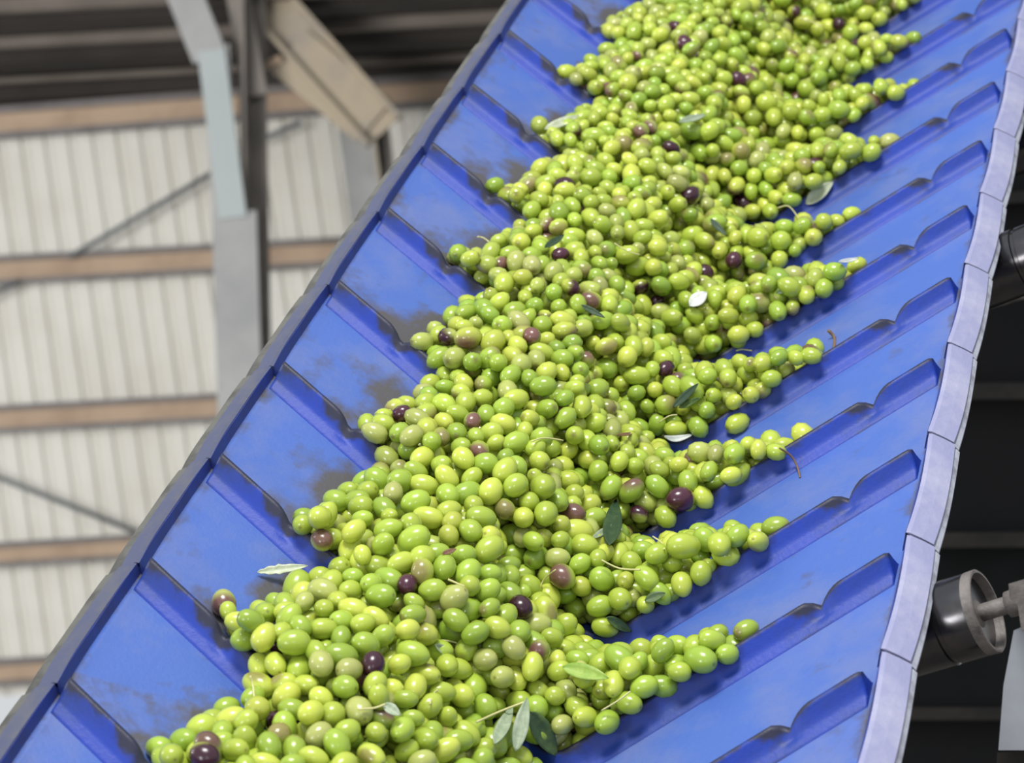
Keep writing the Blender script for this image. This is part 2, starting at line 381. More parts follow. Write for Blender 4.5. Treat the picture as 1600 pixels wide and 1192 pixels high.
for i in range(-1, 16):
    o = obj('cleat', cm); o.parent = belt; o.location = (0, i * S, 0)

# edge flaps: one piece per pitch, split where each cleat ends
def flap(side):
    """cross-section outward from the rim; side -1 left, +1 right; returns lip, flange, ply meshes for one pitch"""
    rim = 0.0 if side < 0 else W
    nu = 13; gap = .0014 if side < 0 else .0042; L = S - gap
    def sweep(name, pts, m, bowamt):
        vs = []; fs = []; k = len(pts)
        for i in range(nu):
            f = i / (nu - 1); bow = bowamt * (4 * f * (1 - f)) + .0015 * (1 - f) ** 6 * -1
            for (x, y) in pts: vs.append((rim + side * (x + bow), gap / 2 + L * f, y + .0006 * math.sin(f * 9) ))
        for i in range(nu - 1):
            for j in range(k): fs.append((i * k + j, i * k + (j + 1) % k, (i + 1) * k + (j + 1) % k, (i + 1) * k + j))
        fs += [tuple(range(k)), tuple(range(nu * k - 1, (nu - 1) * k - 1, -1))]
        return mesh(name, vs, fs, m)
    d = R(20); cx, sy = math.cos(d), math.sin(d); h = .011 if side < 0 else .002
    def fp(q, t): return (q * cx - t * sy * -1 * 0 + .001, h - q * sy - t)
    lo_ = 0 if side < 0 else -DR
    lip = sweep('edge_lip', [(-.001, lo_ - .004), (.003, lo_ - .006), (.0045, h - .002), (.001, h)], M['upstand'], .0006)
    wd = .018 if side < 0 else .026
    fl_ = sweep('flap', [fp(0, .0002), fp(.004, -.0012), fp(wd * .6, -.0010), fp(wd, 0), fp(wd + .0005, .003), fp(0, .004)], M['flap_l' if side < 0 else 'flap_r'], .0022)
    pw = .014 if side < 0 else .005
    ply = sweep('ply', [fp(wd - .003, .0045), fp(wd + .002, .0042), fp(wd + pw, .006), fp(wd + pw, .0095), fp(wd - .003, .009)], M['ply_l' if side < 0 else 'ply_r'], .0012)
    return lip, fl_, ply
for side in (-1, 1):
    lip, f1, p1 = flap(side)
    off = -.18 * S if side < 0 else -.01 * S
    for i in range(-3, 15):
        o = obj('edge_flap', f1); o.parent = belt; o.location = (0, i * S + off, 0)
        q = obj('lip', lip); q.parent = o
        q = obj('outer_ply', p1); q.parent = o

# idler rollers under the right wing
wv = Vector((math.cos(tr), 0, math.sin(tr))); wn = Vector((-math.sin(tr), 0, math.cos(tr)))   # outward along wing, wing normal
def roller_u(px, py, out, rad):
    best = None
    for k in range(2000):
        u = U0 + (U1 - U0) * k / 2000
        P = Vector((W, u, -DR)) + wv * out - wn * (rad + .012)
        q = project(np.array([list(P)]))[0]; e_ = abs(q[1] - py)
        if best is None or e_ < best[0]: best = (e_, u, q[0])
    return best
def lathe(prof, m, seg=40, name='roller'):
    vs = []; fs = []; n = len(prof)
    for (x, r) in prof:
        for k in range(seg):
            t = 2 * math.pi * k / seg; vs.append((r * math.cos(t), r * math.sin(t), x))
    for i in range(n - 1):
        for k in range(seg): fs.append((i * seg + k, i * seg + (k + 1) % seg, (i + 1) * seg + (k + 1) % seg, (i + 1) * seg + k))
    fs += [tuple(range(seg)), tuple(range(n * seg - 1, (n - 1) * seg - 1, -1))]
    return mesh(name, vs, fs, m, True)
def auto_sharp(me, deg=35):
    me.shade_smooth()
    bm = bmesh.new(); bm.from_mesh(me)
    for e_ in bm.edges:
        if len(e_.link_faces) == 2 and e_.calc_face_angle() > R(deg): e_.smooth = False
    bm.to_mesh(me); bm.free()
rolls = [((1515, 968), .036, 'large shiny black idler roller with a grimy open end, lowest at right of the belt', .040),
         ((1592, 405), .036, 'black idler roller with one bright highlight, halfway up the right frame edge', .045),
         ((1610, 205), .036, 'uppermost black idler roller, half cut by the right frame edge', .045)]
for (px, rad, lab, out) in rolls:
    _, u, xx = roller_u(px[0], px[1], out, rad)
    if px[1] > 900: end = .062
    else: end = .075
    c = Vector((W, u, -DR)) + wv * end - wn * (rad + .010)
    z = wv.copy(); x = Vector((0, 1, 0)); y = z.cross(x)
    L = Matrix(((x.x, y.x, z.x, c.x), (x.y, y.y, z.y, c.y), (x.z, y.z, z.z, c.z), (0, 0, 0, 1)))
    e = empty('idler_roller', CM @ L); prop(e, lab, 'roller', 'idler rollers beside the belt')
    r_ = rad
    me = lathe([(-.20, r_), (-.0385, r_), (-.0375, r_ - .002), (-.034, r_ - .002), (-.033, r_), (-.010, r_), (-.008, r_ - .0005)], M['steel'], name='shell'); auto_sharp(me)
    obj('shell', me, e)
    me = lathe([(-.011, r_ - .0003), (-.001, r_ + .0002), (0, r_ - .0008), (0, r_ - .0028), (-.012, r_ - .0045), (-.015, .016), (-.009, .014), (-.006, .009)], M['grime'], name='end_cap'); auto_sharp(me)
    obj('end_cap', me, e)
    me = lathe([(-.02, .0075), (.055, .0075), (.056, .007)], M['grime'], 16, 'shaft'); auto_sharp(me); obj('shaft', me, e)
    # bearing boss and the upright bracket that carries the shaft
    me = lathe([(.016, .006), (.018, .011), (.034, .012), (.036, .009)], M['grime'], 20, 'boss'); obj('bearing_boss', me, e)
def cbox(name, lo, hi, m, parent=None, bevel=.001):
    bm = bmesh.new(); bmesh.ops.create_cube(bm, size=1)
    for v in bm.verts: v.co = Vector([(lo[i] + hi[i]) / 2 + v.co[i] * (hi[i] - lo[i]) for i in range(3)])
    if bevel: bmesh.ops.bevel(bm, geom=bm.edges[:], offset=bevel, segments=2, affect='EDGES')
    me = bpy.data.meshes.new(name); bm.to_mesh(me); bm.free(); me.materials.append(m); return me

# support frame below the belt (stringers and legs) and the pale upright at the right
fr = empty('steel_trestle', CM); prop(fr, 'grimy steel frame below the blue belt with a pale upright plate at lower right', 'frame')
for x in (.08, W - .22):
    o = obj('stringer', cbox('stringer', (x - .02, U0, -.36), (x + .02, U1, -.27), M['dark_edge'], bevel=.003), fr)
# upright plate: hangs beside the lowest roller's shaft
def quad_plate(name, pts, z, th, m):
    vs = [c2w(pc(x, y, z)) for x, y in pts] + [c2w(pc(x, y, z + th)) for x, y in pts]; n = len(pts)
    o0 = vs[0].copy(); vs = [v - o0 for v in vs]
    fs = [tuple(range(n)), tuple(range(2 * n - 1, n - 1, -1))] + [(i, (i + 1) % n, n + (i + 1) % n, n + i) for i in range(n)]
    o = obj(name, mesh(name, vs, fs, m)); o.location = o0; return o
o = quad_plate('upright_plate', [(1584, 985), (1640, 960), (1640, 1172), (1560, 1172), (1568, 1070)], 1.98, .006, M['pale_steel']); hang(o, fr)
o['label'] = 'pale grey painted upright plate'
o = quad_plate('upright_plate', [(1558, 1176), (1600, 1174), (1608, 1400), (1548, 1400)], 2.0, .02, M['dark_edge']); hang(o, fr)
o = quad_plate('shaft_bracket', [(1576, 912), (1600, 905), (1640, 905), (1640, 970), (1596, 985), (1590, 945), (1577, 935)], 1.96, .02, M['grime']); hang(o, fr)

# machine housing behind the right side, coloured near black for the shadow there
hs = empty('machine_housing', Matrix.Translation(at(1620, 1500, 4.2))); prop(hs, 'machine housing with faint horizontal rails, its black painted for the shadow at the right edge', 'machine')
o = quad_plate('panel', [(1335, -300), (2150, -300), (2050, 1900), (1280, 1900)], 4.4, .05, M['dark']); hang(o, hs)
for (y, h, tl_) in ((610, 26, -2), (842, 24, -3), (1115, 20, 0), (300, 18, -25)):
    o = quad_plate('rail', [(1330, y - h / 2 - tl_), (2080, y - h / 2 + tl_), (2080, y + h / 2 + tl_), (1330, y + h / 2 - tl_)], 4.34, .05, M['dark_edge']); hang(o, hs)
o = obj('rod', tube('rod', [at(1440, 504, 4.30) - at(1490, 490, 4.30), at(1900, 378, 4.33) - at(1490, 490, 4.30)], .007, M['grime'])); o.location = at(1490, 490, 4.30); hang(o, hs)

# ------------------------------------------------------------------ the olives
NP = 18
pr_rng = np.random.default_rng(5)
jit = pr_rng.normal(0, .006, (NP + 6, 4))
def phase(u, v):
    a = arc_of_v(v); return (u + g_of_a(a)) / S
TIP_R = {1: .258, 2: .136, 3: .134, 4: .146, 5: .136, 6: .128, 7: .158, 8: .136, 9: .128, 10: .132}
NOT_R = {1: .300, 2: .296, 3: .278, 4: .305, 5: .298, 6: .262, 7: .303, 8: .226, 9: .274, 10: .280}
TIP_L = {0: .092, 1: .085, 2: .094, 3: .096, 4: .099, 5: .093, 6: .100, 7: .098, 8: .097, 9: .1}
def edges(u, v):
    """signed distance inward from the heap's edge, left and right"""
    a = arc_of_v(v); ph = (u + g_of_a(a)) / S; k = np.floor(ph).astype(int); t = ph - k
    kk = np.clip(k + 3, 0, NP + 5)
    tipL = np.array([TIP_L.get(int(q), .097) for q in np.ravel(k)]).reshape(np.shape(k))
    tipR = np.array([TIP_R.get(int(q), .131) for q in np.ravel(k)]).reshape(np.shape(k))
    notR = np.array([NOT_R.get(int(q), .280) for q in np.ravel(k)]).reshape(np.shape(k))
    bl = tipL + (.137 - tipL) * np.clip(t, 0, 1) ** .8 + jit[kk, 0] * .5
    br = tipR + (notR - tipR) * np.clip((t - .05) / .88, 0, 1) ** 1.15
    return a - bl, (T - a) - br, t
def heap_h(u, v):
    eL, eR, t = edges(u, v); e = np.minimum(eL, eR)
    A_ = .088 * np.where(eR < eL, 1 - .5 * np.clip(t, 0, 1), 1)
    h = .019 + A_ * (1 - np.exp(-np.maximum(e, 0) / .095))
    # just upslope of a cleat the heap is no higher than what is piled below it, plus a slope of repose
    a = arc_of_v(v); k = np.floor((u + g_of_a(a)) / S)
    n1 = np.vectorize(lambda q: NOT_R.get(int(q) - 1, .285))(k); e1 = np.minimum(a - .137, (T - a) - n1)
    h1 = np.where(e1 > 0, .019 + .046 * (1 - np.exp(-np.maximum(e1, 0) / .095)) + .3 * np.minimum(e1, .05), 0)
    h = np.minimum(h, np.maximum(h1, HC + .007) + .012 + 1.0 * t * S)
    return np.where(e > 0, h, 0.0), e
RS = .0095                                     # mean half width of an olive
def build_positions():
    pts = []; lay = []
    gu = np.arange(-2.6 * S, 12.6 * S, .0052); gv = np.arange(.06, W - .08, .0052)
    for layer in range(4):
        UU, VV = np.meshgrid(gu, gv, indexing='ij'); uu = UU.ravel() + rng.uniform(-.0026, .0026, UU.size); vv = VV.ravel() + rng.uniform(-.0026, .0026, UU.size)
        h, e = heap_h(uu, vv); keep = e > .004
        hh = h - RS * 1.0 - layer * RS * 1.62
        keep &= hh > RS * (.9 if layer else .2)
        uu, vv, hh = uu[keep], vv[keep], np.maximum(hh[keep], RS * .98)
        order = rng.permutation(len(uu)); uu, vv, hh = uu[order], vv[order], hh[order]
        n = belt_n(vv) + hh
        cell = {}; sel = []; D = RS * 1.86
        for i in range(len(uu)):
            cx, cy = int(uu[i] // D), int(vv[i] // D); ok = True
            for dx in (-1, 0, 1):
                for dy in (-1, 0, 1):
                    for j in cell.get((cx + dx, cy + dy), ()):
                        if (uu[i] - uu[j]) ** 2 + (vv[i] - vv[j]) ** 2 + (n[i] - n[j]) ** 2 < D * D: ok = False; break
                    if not ok: break
                if not ok: break
            if ok: cell.setdefault((cx, cy), []).append(i); sel.append(i)
        pts.append(np.stack([vv[sel], uu[sel], n[sel] + (rng.normal(0, .0026, len(sel)) if layer == 0 else 0)], 1)); lay.append(np.full(len(sel), layer))
    return np.concatenate(pts), np.concatenate(lay)
P, LAY = build_positions()
# lone olives the photograph shows away from the heap: pixel, axis in the picture, look
def march(x, y, lift=0.0):
    """first hit of the pixel's ray with belt or heap, in conveyor axes"""
    d = ray(x, y); ts = np.linspace(1.5, 3.9, 2400)
    Q = np.array(list(CL))[None] + ts[:, None] * np.array(list(d))[None]
    inside = (Q[:, 0] > 0) & (Q[:, 0] < W)
    h, e = heap_h(Q[:, 1], np.clip(Q[:, 0], 0, W)); top = belt_n(Q[:, 0]) + h + lift
    hit = np.where(inside & (Q[:, 2] < top))[0]
    return Q[hit[0]] if len(hit) else None
RAD = rng.normal(1.0, .105, len(P)).clip(.76, 1.28) * RS
lone = [(350, 946, 1.12), (268, 1181, 1.0), (392, 970, 1.0), (412, 996, 1.05), (1136, 1022, .95), (1152, 665, 1.12), (1184, 846, 1.0), (1212, 706, .9),
        (500, 808, 1.1), (735, 404, .95), (1268, 556, .95), (320, 1182, 1.15), (325, 1163, 1.05), (845, 395, .0), (1304, 424, 1.1)]
lp = []; lr = []
for x, y, s_ in lone:
    if s_ == 0: continue
    q = march(x, y, RS * s_ * .8)
    if q is not None: lp.append([q[0], q[1], max(q[2], belt_n(q[0]) + RS * s_)]); lr.append(RS * s_)
nl = len(lp); P = np.concatenate([np.array(lp), P]); RAD = np.concatenate([lr, RAD]); LAY = np.concatenate([np.zeros(nl, int), LAY])
# relax overlaps; cleats stay impassable because phase is kept
ph0 = phase(P[:, 1], P[:, 0]); k0 = np.floor(ph0); S0 = belt_n(P[:, 0])
top0 = P[:, 2].copy() + .003; home = P.copy()
def pairs(P, cut):
    order = np.argsort(P[:, 1]); Y = P[order, 1]; hi = np.searchsorted(Y, Y + cut); I = []; J = []
    for a in range(len(Y)):
        b = hi[a]
        if b - a > 1:
            d = P[order[a + 1:b]] - P[order[a]]; m = (d * d).sum(1) < cut * cut
            if m.any(): js = order[a + 1:b][m]; I.append(np.full(len(js), order[a])); J.append(js)
    return np.concatenate(I), np.concatenate(J)
for it in range(40):
    if it % 10 == 0: I, J = pairs(P, .031)
    d = P[J] - P[I]; L_ = np.linalg.norm(d, axis=1) + 1e-9; ov = (RAD[I] + RAD[J]) * 1.0 - L_
    m = ov > 0; c = (d[m] / L_[m, None]) * (ov[m] * .38)[:, None]
    D = np.zeros_like(P); np.add.at(D, J[m], c); np.add.at(D, I[m], -c)
    D[:nl] = 0; P = P + D; P[nl:] += (home[nl:] - P[nl:]) * .02
    P[:, 2] = np.minimum(P[:, 2], top0 + .002); P[:, 2] = np.maximum(P[:, 2], belt_n(P[:, 0]) + RAD * 1.02)
    ph = phase(P[:, 1], P[:, 0]); low = (P[:, 2] - belt_n(P[:, 0])) < HC + .004
    lo = k0 + (.018 + RAD) / S; up = k0 + 1 - (.014 + RAD) / S
    fix = np.where(low & (ph < lo), (lo - ph) * S, 0) + np.where(low & (ph > up), (up - ph) * S, 0)
    fix[:nl] = 0; P[:, 1] += fix * .5
q = project(P)
keep = (q[:, 1] > -70) & (q[:, 1] < 1330); P, RAD, LAY, q = P[keep], RAD[keep], LAY[keep], q[keep]

# orientation: long axis mostly lying in the heap's surface
NO = len(P); th = rng.uniform(0, 2 * np.pi, NO); tilt = rng.normal(0, .38, NO)
ax = np.stack([np.cos(th) * np.cos(tilt), np.sin(th) * np.cos(tilt), np.sin(tilt)], 1)
def basis(a, spin):
    r = np.array([0, 0, 1.0]) if abs(a[2]) < .9 else np.array([1.0, 0, 0])
    x = np.cross(r, a); x /= np.linalg.norm(x); y = np.cross(a, x)
    c, s_ = math.cos(spin), math.sin(spin); return np.stack([x * c + y * s_, -x * s_ + y * c, a], 1)
ELO = rng.normal(1.31, .11, NO).clip(1.05, 1.58)

def ico(sub):
    bm = bmesh.new(); bmesh.ops.create_icosphere(bm, subdivisions=sub, radius=1)
    v = np.array([list(x.co) for x in bm.verts]); f = np.array([[x.index for x in y.verts] for y in bm.faces]); bm.free()
    return v, f
def shape(v, elo, egg):
    """egg-shaped fruit: stem pit at +z, small nipple at -z"""
    z = v[:, 2]; r = np.sqrt(1 - np.clip(z, -1, 1) ** 2); rr = r * (1 + egg * z * .10) * 1.0
    s = np.where(r > 1e-6, rr / np.maximum(r, 1e-6), 1)
    zz = z * elo - .07 * np.exp(-((1 - z) / .03)) - .05 * np.exp(-((1 + z) / .02))
    return np.stack([v[:, 0] * s, v[:, 1] * s, zz], 1)
def skin(v, kind, r, face=None):
    """per-vertex colour of one fruit (linear)"""
    g1 = np.array([.38, .48, .055]); g2 = np.array([.49, .54, .075]); g3 = np.array([.27, .41, .045]); g4 = np.array([.38, .40, .12])
    x = r.random(); t = r.random()
    base = g1 * (1 - t) + (g2 if x < .42 else g3 if x < .84 else g4) * t
    base = base * r.normal(1, .09)
    c = np.repeat(base[None], len(v), 0); d = r.normal(size=3); d /= np.linalg.norm(d)
    if face is not None: d = d * .75 + face; d /= np.linalg.norm(d)
    s = v @ d
    if kind == 'ripe':
        p = np.array([.045, .010, .022]) * r.uniform(.7, 1.6); m = np.clip((s + r.uniform(.4, .9)) * 2.2, 0, 1)[:, None]
        c = c * (1 - m) + p * m
    elif kind == 'half':
        p = np.array([.13, .045, .055]) * r.uniform(.8, 1.4); m = np.clip((s + r.uniform(-.35, .3)) * 2.0, 0, 1)[:, None] * .92
        c = c * .9 * (1 - m) + p * m
    elif kind == 'brown':
        p = np.array([.23, .17, .075]); m = np.clip((s + .1) * 1.4, 0, 1)[:, None] * .8
        c = c * (1 - m) + p * m
    elif r.random() < .13:
        p = np.array([.20, .15, .06]); m = np.clip((s - .70) * 5, 0, 1)[:, None] * .75; c = c * (1 - m) + p * m
    pit = np.clip(1.5 - (1 - v[:, 2]) / .018, 0, 1)[:, None]
    c = c * (1 - pit * .75) + np.array([.12, .075, .03]) * pit * .75
    return np.concatenate([np.clip(c, 0.004, .9), np.ones((len(v), 1))], 1)
def set_col(me, c):
    a = me.attributes.new('Col', 'FLOAT_COLOR', 'POINT'); a.data.foreach_set('color', c.astype(np.float32).ravel())

# which fruit are ripe, blushed or bruised in the photograph
dark_px = [(322, 1184, 'ripe', 'dark purple ripe olive at the bottom left corner of the heap'), (325, 1163, 'half', 'brownish purple olive lying on the dark one at bottom left'),
           (350, 946, 'half', 'half purple olive alone on the cleat at the left, left of the heap'), (625, 905, 'ripe', 'small bright purple olive right of the torn pale leaf on the belt wing'),
           (840, 943, 'ripe', 'purple olive low in the middle of the heap, below the half white one'), (860, 912, 'half', 'half pale half brown olive low in the middle of the heap'),
           (590, 1045, 'ripe', 'brown purple olive among green ones near the lower left of the heap'), (1075, 787, 'ripe', 'dark purple glossy olive against the right cleat beside the dark green leaf'),
           (738, 634, 'half', 'purplish brown olive near the centre left edge of the heap'), (1118, 411, 'ripe', 'dark olive upper right of the white leaf scrap'),
           (1138, 404, 'ripe', 'dark olive just right of another dark one, high on the right half'), (1315, 40, 'ripe', 'dark purple olive at the top right of the heap'),
           (1158, 115, 'ripe', 'purple olive near the top middle of the heap'), (1003, 82, 'half', 'brown blushed olive near the top left edge of the heap'),
           (1072, 57, 'ripe', 'dark purple olive near the top edge of the picture'), (1105, 292, 'ripe', 'dark shrivelled olive in the upper middle of the heap'),
           (838, 510, 'half', 'brown purple olive left of the heap middle, above centre'), (788, 408, 'half', 'brown tinted olive near the left edge beside the pale curled stem'),
           (518, 832, 'half', 'green olive with a purple end at the left tip of the heap'), (780, 800, 'brown', 'brown bruised olive left of the dark green leaf'),
           (430, 1128, 'brown', 'brownish bruised olive near the bottom left edge'), (918, 462, 'half', 'purplish olive in the heap left of the white leaf scrap'),
           (640, 900, 'brown', 'dull brown olive next to the small bright purple one'), (855, 1020, 'half', 'dark tinted olive low in the middle of the heap, below the purple one'),
           (878, 385, 'ripe', 'dark olive at the upper left of the heap'), (1062, 575, 'half', 'blushed olive above the two small dark leaves on the right')]
top_idx = np.where(LAY == 0)[0]
special = {}
for (x, y, kd, lab) in dark_px:
    dd = np.hypot(q[top_idx, 0] - x, q[top_idx, 1] - y)
    zr = q[top_idx, 2]; zm = zr[dd < 30].min() if (dd < 30).any() else 0
    for j in np.argsort(dd + np.clip(zr - zm, 0, .1) * (500 if dd.min() > 4 or (x, y) not in [(l_[0], l_[1]) for l_ in lone] else 0)):
        i = int(top_idx[j])
        if i not in special: special[i] = (kd, lab); break
vis = [i for i in top_idx if i not in special and -5 < q[i, 1] < 1197 and -5 < q[i, 0] < 1605]
vis.sort(key=lambda i: -RAD[i] / q[i, 2] * (1 if q[i, 1] < 1185 else .5))
near = sorted(vis, key=lambda i: q[i, 2])[:300]; nearset = set(int(i) for i in near)

v3, f3 = ico(3); v2, f2 = ico(2)
V3 = []
for k in range(30):
    r = np.random.default_rng(100 + k); elo = float(np.clip(r.normal(1.31, .11), 1.05, 1.5))
    me = bpy.data.meshes.new('green_olive'); vv = shape(v3, elo, r.uniform(-1, 1)); me.from_pydata(vv.tolist(), [], f3.tolist()); me.shade_smooth(); me.materials.append(M['olive'])
    set_col(me, skin(v3, 'green', r)); V3.append(me)
def fruit_matrix(i):
    B = basis(ax[i], float(i) * 1.7); m = Matrix(B.tolist()).to_4x4(); m.translation = Vector(P[i].tolist())
    return CM @ m @ Matrix.Scale(float(RAD[i]), 4)
short = {322: 'the darkest olive at bottom left', 350: 'the lone half purple olive', 625: 'the small bright purple olive', 840: 'the purple olive low in the middle',
         860: 'the half white olive low in the middle', 590: 'the brown purple olive at lower left', 1075: 'the purple olive against the right cleat', 518: 'the purple ended olive at the left tip',
         430: 'the brownish olive at bottom left', 780: 'the brown bruised olive left of centre', 855: 'the dark tinted olive below the purple one'}
dirs = [('just right of', 1, 0), ('just above', 0, -1), ('just left of', -1, 0), ('just below', 0, 1), ('upper right of', .7, -.7), ('upper left of', -.7, -.7), ('lower left of', -.7, .7), ('lower right of', .7, .7)]
own = {}
marks = [(q[i][0], q[i][1], short[k]) for i in special for k in [next((x for x, y, kd, lab in dark_px if lab == special[i][1]), None)] if k in short]
marks += [(957, 826, 'the long dark green leaf'), (800, 1142, 'the pale grey leaf pair'), (847, 1150, 'the broad dark leaf at bottom'), (692, 1020, 'the small pale grey leaf'),
          (613, 1113, 'the small round grey leaf'), (916, 1055, 'the wide yellow green leaf'), (965, 979, 'the half buried green leaf')]
for mx, my, nm in marks:
    for wd_, dx, dy in dirs:
        cand = [(math.hypot(q[i, 0] - mx - dx * 40, q[i, 1] - my - dy * 36), i) for i in near if i not in own]
        dmin, i = min(cand)
        if dmin < 22: own[i] = 'green olive ' + wd_ + ' ' + nm
for n_, i in enumerate(near):
    o = obj('green_olive', V3[n_ % 30] if n_ < 30 else V3[random.randrange(30)]); o.matrix_world = fruit_matrix(i)
    prop(o, own.get(i, 'plump glossy green olive among its lookalikes in the near lower part of the heap'), 'olive', 'green olives in the near part of the heap')
for n_, (i, (kd, lab)) in enumerate(special.items()):
    r = np.random.default_rng(900 + n_); me = bpy.data.meshes.new('dark_olive'); vv = shape(v3, 1.2, r.uniform(-1, 1)); me.from_pydata(vv.tolist(), [], f3.tolist()); me.shade_smooth(); me.materials.append(M['olive'])
    fc = (np.array(list(CL)) - P[i]) @ basis(ax[i], float(i) * 1.7); fc /= np.linalg.norm(fc)
    set_col(me, skin(v3, kd, r, fc)); o = obj('ripe_olive' if kd != 'brown' else 'bruised_olive', me); o.matrix_world = fruit_matrix(i); prop(o, lab, 'olive')
# everything else of the heap is one uncountable mass
rest = [i for i in range(NO) if i not in nearset and i not in special]
vs = []; fs = []; cs = []; off = 0
r = np.random.default_rng(77)
v1, f1_ = ico(1)
v1, f1_ = v2, f2
for i in rest:
    b, ff = (v2, f2)
    kd = 'green'; x = r.random()
    if x < .018: kd = 'ripe'
    elif x < .055: kd = 'half'
    elif x < .12: kd = 'brown'
    vv = shape(b, ELO[i], r.uniform(-1, 1)) * RAD[i]; Bm = basis(ax[i], i * 1.7)
    vs.append(vv @ Bm.T + P[i]); fs.append(ff + off); off += len(b); cs.append(skin(b, kd, r))
vs = np.concatenate(vs); fs = np.concatenate(fs); cs = np.concatenate(cs)
me = bpy.data.meshes.new('olive_heap'); me.from_pydata(vs.tolist(), [], fs.tolist()); me.shade_smooth(); me.materials.append(M['olive']); set_col(me, cs)
o = obj('olive_heap', me); o.matrix_world = CM
prop(o, 'mass of small green olives piled along the middle of the blue belt, rising away', 'olives', kind='stuff')
print('olives', NO, 'top', len(top_idx), 'visible top', len(vis), 'tris', len(fs))

# ------------------------------------------------------------------ leaves and stems lying on the heap
leaf_mats = {}
for nm, c1, c2 in (('pale', (170, 178, 150), (200, 205, 180)), ('white', (198, 202, 196), (225, 226, 220)), ('green', (70, 92, 52), (96, 118, 60)),
                   ('dark', (42, 66, 44), (58, 82, 50)), ('brown', (120, 88, 66), (150, 120, 90)), ('grey', (140, 156, 128), (165, 176, 150)), ('lime', (128, 160, 60), (150, 175, 80))):
    leaf_mats[nm] = mat(nm + '_leaf', lin(*c1), .45, col2=lin(*c2), nscale=90, bump=.2, bscale=300)
def top_hit(x, y):
    """highest fruit or belt at the pixel"""
    h = march(x, y)
    if h is None: return None
    dd = np.hypot(q[top_idx, 0] - x, q[top_idx, 1] - y); j = top_idx[np.argmin(dd)]
    if dd.min() < 20:
        d = np.array(list(ray(x, y))); c = P[j] - np.array(list(CL)); t = (c @ d) / (d @ d) - RAD[j] * 1.2 / np.linalg.norm(d)
        t2 = np.linalg.norm(h - np.array(list(CL))) / np.linalg.norm(d)
        return np.array(list(CL)) + d * min(t, t2)
    return h
def leaf(p0, p1, wpx, m, label, curl=.15, torn=False, lift=.002, roll=0.0):
    a = top_hit(*p0); b = top_hit(*p1)
    if a is None or b is None: print('leaf miss', p0); return
    a = Vector(a) + Vector((0, 0, lift)); b = Vector(b) + Vector((0, 0, lift)); d = b - a; Ln = d.length; d.normalize()
    toc = (Vector(CL) - a).normalized(); n = (Vector((0, 0, 1)) * .5 + toc * .8); n = (n - d * n.dot(d)).normalized(); s = d.cross(n)
    if roll: Rm = Matrix.Rotation(roll, 3, d); n = Rm @ n; s = Rm @ s
    wd = wpx / F * project(np.array([list(a)]))[0][2]
    K = 14; J = 5; vs = []; fs = []
    for i in range(K + 1):
        t = i / K; ww = wd / 2 * (math.sin(math.pi * t ** .85) ** .75 if 0 < t < 1 else .03)
        if torn: ww *= (.85 + .16 * math.sin(i * 2.3) * (t < .6))
        for j in range(J):
            x = -1 + 2 * j / (J - 1)
            p = a + d * (Ln * t) + s * (x * ww) + n * (abs(x) ** 1.3 * ww * .35 + curl * Ln * (t - .5) ** 2 * 1.2 + (-.0006 if j == 2 else 0) + .001)
            vs.append(p - a)
    for i in range(K):
        for j in range(J - 1): fs.append((i * J + j, i * J + j + 1, (i + 1) * J + j + 1, (i + 1) * J + j))
    me = mesh('olive_leaf', vs, fs, m, True); o = obj('olive_leaf', me); o.matrix_world = CM @ Matrix.Translation(a)
    md = o.modifiers.new('thickness', 'SOLIDIFY'); md.thickness = .0005; md.offset = 0
    return prop(o, label, 'leaf')
LM = leaf_mats
leaf((402, 898), (482, 888), 18, LM['pale'], 'torn pale cream leaf lying on the left wing of the belt', .08, True)
leaf((850, 206), (904, 184), 15, LM['pale'], 'narrow pale leaf poking left over the heap edge, high on the left', .05)
leaf((1060, 195), (1102, 183), 13, LM['grey'], 'pale grey green leaf flat on the heap near the top middle', .05)
leaf((1259, 322), (1302, 287), 22, LM['pale'], 'pale leaf lying on the blue belt at the upper right of the heap', .05)
leaf((1077, 482), (1104, 460), 22, LM['white'], 'small whitish leaf scrap on the right part of the heap', .1)
leaf((1308, 414), (1340, 408), 8, LM['white'], 'slim whitish leaf at the tip of an olive finger on the right', .1)
leaf((1030, 692), (1076, 688), 12, LM['white'], 'curled whitish leaf against the right cleat, above the dark green leaf', .5)
leaf((952, 862), (962, 790), 30, LM['dark'], 'long dark green leaf standing in the heap right of centre', .1)
leaf((925, 848), (954, 826), 12, LM['grey'], 'small grey green leaf touching the long dark green one', .1)
leaf((1052, 640), (1092, 602), 13, LM['dark'], 'upper of two small dark leaves near the right heap edge', .1)
leaf((1062, 640), (1096, 625), 12, LM['green'], 'lower of two small dark leaves near the right heap edge', .1)
leaf((772, 1176), (800, 1116), 22, LM['grey'], 'left of the two pale grey leaves on one stalk at the bottom of the heap', .08, lift=.006)
leaf((806, 1184), (824, 1100), 24, LM['grey'], 'right of the two pale grey leaves on one stalk at the bottom of the heap', .08, lift=.006)
leaf((826, 1116), (868, 1186), 34, LM['green'], 'broad dark green leaf beside the pale grey pair at the bottom', .1, lift=.004)
leaf((678, 1010), (706, 1030), 15, LM['grey'], 'small pale grey leaf in the lower heap, right of the brown purple olive', .1)
leaf((600, 1104), (626, 1122), 18, LM['grey'], 'small round grey leaf at the bottom, left of the pale leaf pair', .1)
leaf((880, 1046), (952, 1064), 26, LM['lime'], 'wide yellow green leaf low on the right of the heap', .05)
leaf((945, 968), (985, 990), 18, LM['green'], 'half buried green leaf near the right cleat, low on the heap', .1)
leaf((1008, 942), (1040, 930), 16, LM['green'], 'dull green leaf tucked beside the lower right olive finger', .1)
leaf((962, 686), (990, 681), 8, LM['brown'], 'narrow brown dead leaf in the middle of the heap', .1)
